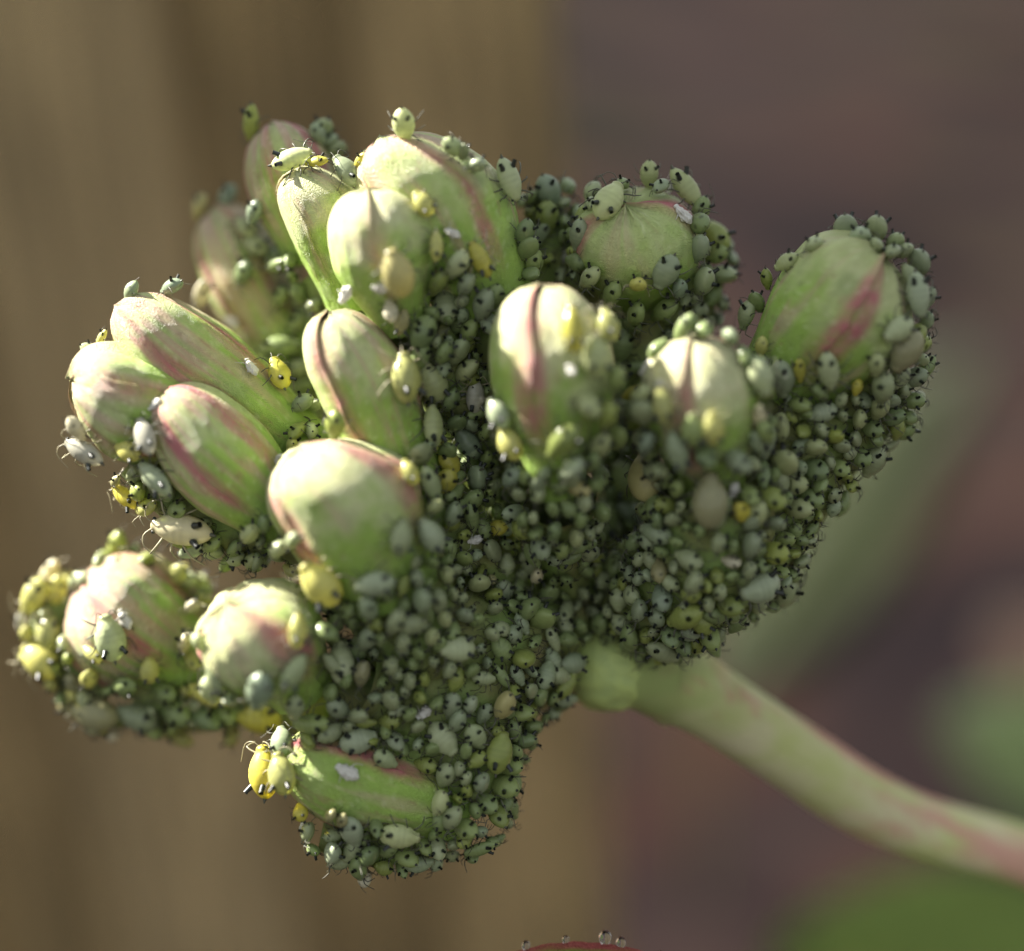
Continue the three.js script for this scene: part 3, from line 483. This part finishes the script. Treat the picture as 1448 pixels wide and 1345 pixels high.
// ---------------------------------------------------------------- drops of honeydew
const dropMat = new THREE.MeshPhysicalMaterial({ name: 'clear drop', color: 0xffffff, roughness: 0.02, transmission: 1, thickness: 0.0004, ior: 1.36 });
for (const [x, y, r, label] of [[1136, 603, 8, 'clear drop under the pale aphid beside the cream right-centre bud'], [219, 826, 9, 'clear drop on the pink side of the blurred lower-left bud'], [1132, 401, 3.5, 'tiny clear drop on the face of the large right-hand bud'], [858, 738, 6, 'clear drop in the dark beside the crowded right stalks']]) {
  const L = land(x, y, r * 0.7), g = new THREE.SphereGeometry(r, 20, 14); g.scale(1, 1.1, 1);
  const o = plantGroup('droplet', L.p); part('drop', g, dropMat, o); shadows(o); tag(o, label, 'droplet');
}

// ---------------------------------------------------------------- leaves
const bladeBump = noiseTexture(256, (u, v) => { const h = 0.5 + wrapNoise(u, v, 30, 3) * 0.5; return [h, h, h]; });
const leafMat = new THREE.MeshPhysicalMaterial({ name: 'leaf', vertexColors: true, roughness: 0.7, specularIntensity: 0.35, transmission: 0.35, thickness: 0, bumpMap: bladeBump, bumpScale: 4 * S });
// a leaf blade between base and tip (plant space), half width, facing direction, bend along its length
function leafBlade(base, tip, half, face, bend, colour, margin, seed, cup = 0.15) {
  const len = base.distanceTo(tip), ax = tip.clone().sub(base).normalize(), nz = face.clone().addScaledVector(ax, -face.dot(ax)).normalize(), sd = nz.clone().cross(ax), th = Math.max(3, half * 0.018);
  const surf = (o) => grid(28, 40, (u, v) => {
    const s = u * 2 - 1, wv = Math.pow(Math.sin(Math.PI * clamp(0.03 + 0.965 * Math.pow(v, 0.8), 0, 1)), 0.75), e = Math.abs(s);
    const ser = 1 + 0.008 * Math.sin(v * 70) * smoothstep(e, 0.7, 1);
    const side = noise(s * 2 + seed, v * 3, seed) * 0.05 * len * 0.25;
    const p = base.clone().addScaledVector(ax, v * len).addScaledVector(sd, s * half * wv * ser).addScaledVector(nz, bend * len * Math.sin(Math.PI * v) + cup * half * s * s * wv + side - 0.06 * half * Math.exp(-s * s * 90) + 0.02 * half * Math.sin((v * 9 - e * 2.2) * 6.28) * e + o);
    const k = fbm(s * 2.5, v * 5, seed), vein = Math.max(Math.exp(-s * s * 500), 0.5 * smoothstep(Math.sin((v * 9 - e * 2.2) * 6.28), 0.86, 1));
    let c = mix3(colour, colour.map((q) => q * 0.6), clamp(0.35 + k, 0, 1)); c = mix3(c, [colour[0] * 1.7, colour[1] * 1.35, colour[2] * 1.4], vein * 0.5);
    if (margin) c = mix3(c, margin, clamp(smoothstep(e + 0.06 * k, 0.86, 0.95), 0, 1));
    return { p, c, uv: [s * half / 100, v * len / 100] };
  });
  const top = surf(th), under = surf(-th), i = under.index.array; for (let q = 0; q < i.length; q += 3) { const t = i[q]; i[q] = i[q + 1]; i[q + 1] = t; } under.computeVertexNormals();
  return mergeGeometries([top, under]);
}
function leaf(name, label, category, base, tip, half, face, bend, colour, margin, seed, stalk, cup, group) {
  const o = plantGroup(name); tag(o, label, category, group);
  part('blade', leafBlade(base, tip, half, face, bend, colour, margin, seed, cup), leafMat, o);
  if (stalk) part('leaf_stalk', tube([base, base.clone().lerp(stalk, 0.5).add(V(0, 14, 10)), stalk], [half * 0.05, half * 0.055, half * 0.065], 14, 10, () => [colour[0] * 1.3, colour[1], colour[2]]), stemMat, o);
  shadows(o); return o;
}
const soilUnder = (v) => { const w = world(v); w.y = 0.001; return plantSpace(w); };
{
  // red-edged leaf that rises into the lower edge of the picture, with small whitish insects on its margin
  const b = at(640, 1434, -30), t = at(1090, 1449, -20);
  const red = leaf('red_edged_leaf', 'green leaf with red margin rising at the bottom edge below the buds', 'leaf', b, t, 104, V(0.05, 0.35, 0.95), 0.03, [0.19, 0.34, 0.035], [0.33, 0.08, 0.07], 3, soilUnder(b.clone().add(V(-60, 0, -40))), 0.1);
  const pos = red.children[0].geometry.attributes.position, drop = (x, r, label) => {
    let best = null; for (let i = 0; i < pos.count; i++) { const p = V(pos.getX(i), pos.getY(i), pos.getZ(i)), k = D / (D - p.z), sx = W / 2 + p.x * k; if (Math.abs(sx - x) < 9 && (!best || p.y > best.y)) best = p; }
    if (!best) return;
    const g = new THREE.SphereGeometry(r, 18, 12); g.scale(1, 1.25, 1);
    const o = plantGroup('droplet', best.add(V(0, r * 0.8, 0))); part('drop', g, dropMat, o); shadows(o); tag(o, label, 'droplet', 'drops on the red leaf margin');
  };
  drop(738, 6, 'tiny clear drop at the left end of the red leaf margin at the bottom'); drop(797, 5, 'tiny clear drop on the red leaf margin, second from the left'); drop(850, 9, 'largest clear drop on the red leaf margin at the bottom'); drop(882, 7, 'clear drop just right of the largest one on the red leaf margin'); drop(932, 4, 'smallest clear drop on the right of the red leaf margin');
}
{
  const b = at(1620, 1560, -2700), t = at(1090, 1335, -2900);
  leaf('broad_leaf', 'broad blurred green leaf under the stem, lower right', 'leaf', b, t, 520, V(-0.1, 0.5, 0.85), 0.08, [0.22, 0.31, 0.065], null, 8, soilUnder(b.clone().add(V(80, 0, -60))), -0.1);
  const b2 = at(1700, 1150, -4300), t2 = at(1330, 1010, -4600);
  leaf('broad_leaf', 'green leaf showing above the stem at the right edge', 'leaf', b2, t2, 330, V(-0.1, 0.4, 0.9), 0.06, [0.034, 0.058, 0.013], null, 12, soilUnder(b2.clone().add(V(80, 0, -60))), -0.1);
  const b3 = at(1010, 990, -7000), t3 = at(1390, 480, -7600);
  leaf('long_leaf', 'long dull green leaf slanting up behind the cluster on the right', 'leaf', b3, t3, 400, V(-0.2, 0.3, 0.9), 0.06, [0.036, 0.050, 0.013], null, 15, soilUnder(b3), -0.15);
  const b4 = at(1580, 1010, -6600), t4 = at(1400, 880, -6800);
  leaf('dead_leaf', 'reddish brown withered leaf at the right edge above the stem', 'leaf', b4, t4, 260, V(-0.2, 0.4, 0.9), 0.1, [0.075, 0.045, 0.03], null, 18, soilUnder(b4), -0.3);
}

// ---------------------------------------------------------------- the setting: wooden fence behind on the left, bare soil behind on the right
const grain = noiseTexture(1024, (u, v) => {
  const ring = Math.sin((u * 14 + wrapNoise(u, v, 3, 5) * 1.6) * 6.283) * 0.5 + 0.5, fibre = wrapNoise(u, v * 0.06, 160, 7), blot = wrapNoise(u, v, 6, 11);
  const k = 0.72 + 0.16 * ring + 0.16 * fibre + 0.2 * blot; return [k, k * 0.97, k * 0.93];
}, true);
grain.repeat.set(1, 1);
const woodMats = [[0.53, 0.405, 0.21], [0.44, 0.33, 0.165], [0.57, 0.445, 0.25], [0.46, 0.345, 0.175]].map((c, i) => new THREE.MeshStandardMaterial({ name: 'weathered wood', color: new THREE.Color().setRGB(...c), map: grain, bumpMap: grain, bumpScale: 0.0005, roughness: 0.8 }));
{
  const fence = new THREE.Group(); fence.name = 'wooden_fence';
  const edge = world(at(786, 0, -2400));                             // the right edge of the last board at the top of the picture
  const top = edge.y + 0.03, z = edge.z;
  fence.position.set(edge.x + 0.0162, 0, z); scene.add(fence);
  tag(fence, 'fence of upright brown boards, out of focus behind the cluster', 'fence');
  fence.rotation.z = 0.072;
  const bw = 0.0235;
  let x = 0;
  for (let i = 0; i < 12; i++) {
    const w = bw * (0.92 + 0.2 * rnd()), th = 0.012;
    // rounded face: a board whose front is slightly barrel shaped, with soft edges
    const sh = new THREE.Shape(); const n = 14; sh.moveTo(-w / 2, -th / 2); for (let k = 0; k <= n; k++) { const s = -1 + 2 * k / n; sh.lineTo(s * w / 2, th * (0.02 + 0.48 * Math.pow(Math.max(0, 1 - Math.abs(s) ** 2.6), 0.6))); } sh.lineTo(w / 2, -th / 2); sh.closePath();
    const g = new THREE.ExtrudeGeometry(sh, { depth: top - 0.004 * rnd(), bevelEnabled: false, steps: 1 }); g.rotateX(-Math.PI / 2);
    const p = g.attributes.position, uv = []; for (let k = 0; k < p.count; k++) uv.push((p.getX(k) + p.getZ(k)) / 0.05 + i * 0.37, p.getY(k) / 0.12 + i * 0.61); g.setAttribute('uv', new THREE.Float32BufferAttribute(uv, 2));
    g.translate(0, 0.002, 0);
    const board = part('board', g, woodMats[i % 4], fence);
    board.position.set(x - w / 2, 0, i % 2 ? -0.0035 : 0); x -= w - 0.0022;
  }
  for (const y of [0.05, top - 0.05]) { const g = new RoundedBoxGeometry(-x, 0.02, 0.01, 2, 0.001); const rail = part('rail', g, woodMats[1], fence); rail.position.set(x / 2, y, -0.0152); }
  shadows(fence);
}
const soilTex = noiseTexture(1024, (u, v) => {
  const a = wrapNoise(u, v, 5, 1), b = wrapNoise(u, v, 14, 4), c = wrapNoise(u, v, 60, 8), d = wrapNoise(u, v, 9, 21);
  const k = 0.5 + 0.55 * b + 0.3 * c; let q = mix3([0.19, 0.155, 0.17], [0.33, 0.27, 0.25], clamp(k + a * 0.7, 0, 1)); q = mix3(q, [0.36, 0.25, 0.21], clamp(d * 2.4, 0, 0.9)); q = mix3(q, [0.12, 0.10, 0.125], clamp(-a * 2.4, 0, 0.85)); q = mix3(q, [0.34, 0.33, 0.22], clamp(wrapNoise(u, v, 7, 40) * 2.2 - 0.3, 0, 0.7)); return q;
}, true);
soilTex.repeat.set(1, 1);
{
  const n = 150, size = 5, g = new THREE.PlaneGeometry(size, size, n, n); g.rotateX(-Math.PI / 2);
  const p = g.attributes.position, uv = [];
  for (let i = 0; i < p.count; i++) { let x = p.getX(i), z = p.getZ(i); x = Math.sign(x) * (Math.abs(x) / (size / 2)) ** 2 * size / 2; z = Math.sign(z) * (Math.abs(z) / (size / 2)) ** 2 * size / 2; p.setXYZ(i, x, 0.006 * fbm(x * 22, 0.3, z * 22) + 0.02 * noise(x * 3, 1.2, z * 3) * smoothstep(Math.hypot(x, z), 0.2, 0.6), z); uv.push(x / 0.45, z / 0.45); }
  g.setAttribute('uv', new THREE.Float32BufferAttribute(uv, 2)); g.computeVertexNormals();
  const soil = part('soil', g, new THREE.MeshPhysicalMaterial({ name: 'soil', color: 0x7c7a7d, map: soilTex, bumpMap: soilTex, bumpScale: 0.004, roughness: 1, specularIntensity: 0.1 }), scene);
  tag(soil, 'bare purplish brown soil behind the cluster', null, null, 'structure'); soil.receiveShadow = true; soil.castShadow = true;
}
{ // leaf outside the frame, up towards the sun: the rear of the cluster and the right-hand bud lie in its shade
  const toSun = sunDir.clone().applyQuaternion(RIG.clone().invert());
  const U = V(0, 0, 1).cross(toSun).normalize().multiplyScalar(-1), Z = toSun.clone().cross(U).normalize(); if (U.y < 0) U.negate(); if (Z.z < 0) Z.negate();
  const spot = (u, z) => toSun.clone().multiplyScalar(1650).addScaledVector(U, u).addScaledVector(Z, z);
  const b = spot(-250, -510), t = spot(1300, 165);
  leaf('broad_leaf', 'broad green leaf hanging above the cluster beyond the picture, shading its rear', 'leaf', b, t, 330, toSun, 0.02, [0.13, 0.24, 0.04], null, 31, soilUnder(b.clone().add(V(-300, 0, -80))), 0.02);
}

// ---------------------------------------------------------------- render
const renderer = new THREE.WebGLRenderer({ antialias: true });
renderer.setSize(1024, 951);
renderer.shadowMap.enabled = true;
renderer.toneMapping = THREE.LinearToneMapping;
renderer.toneMappingExposure = EXPOSURE;
renderer.render(scene, camera);
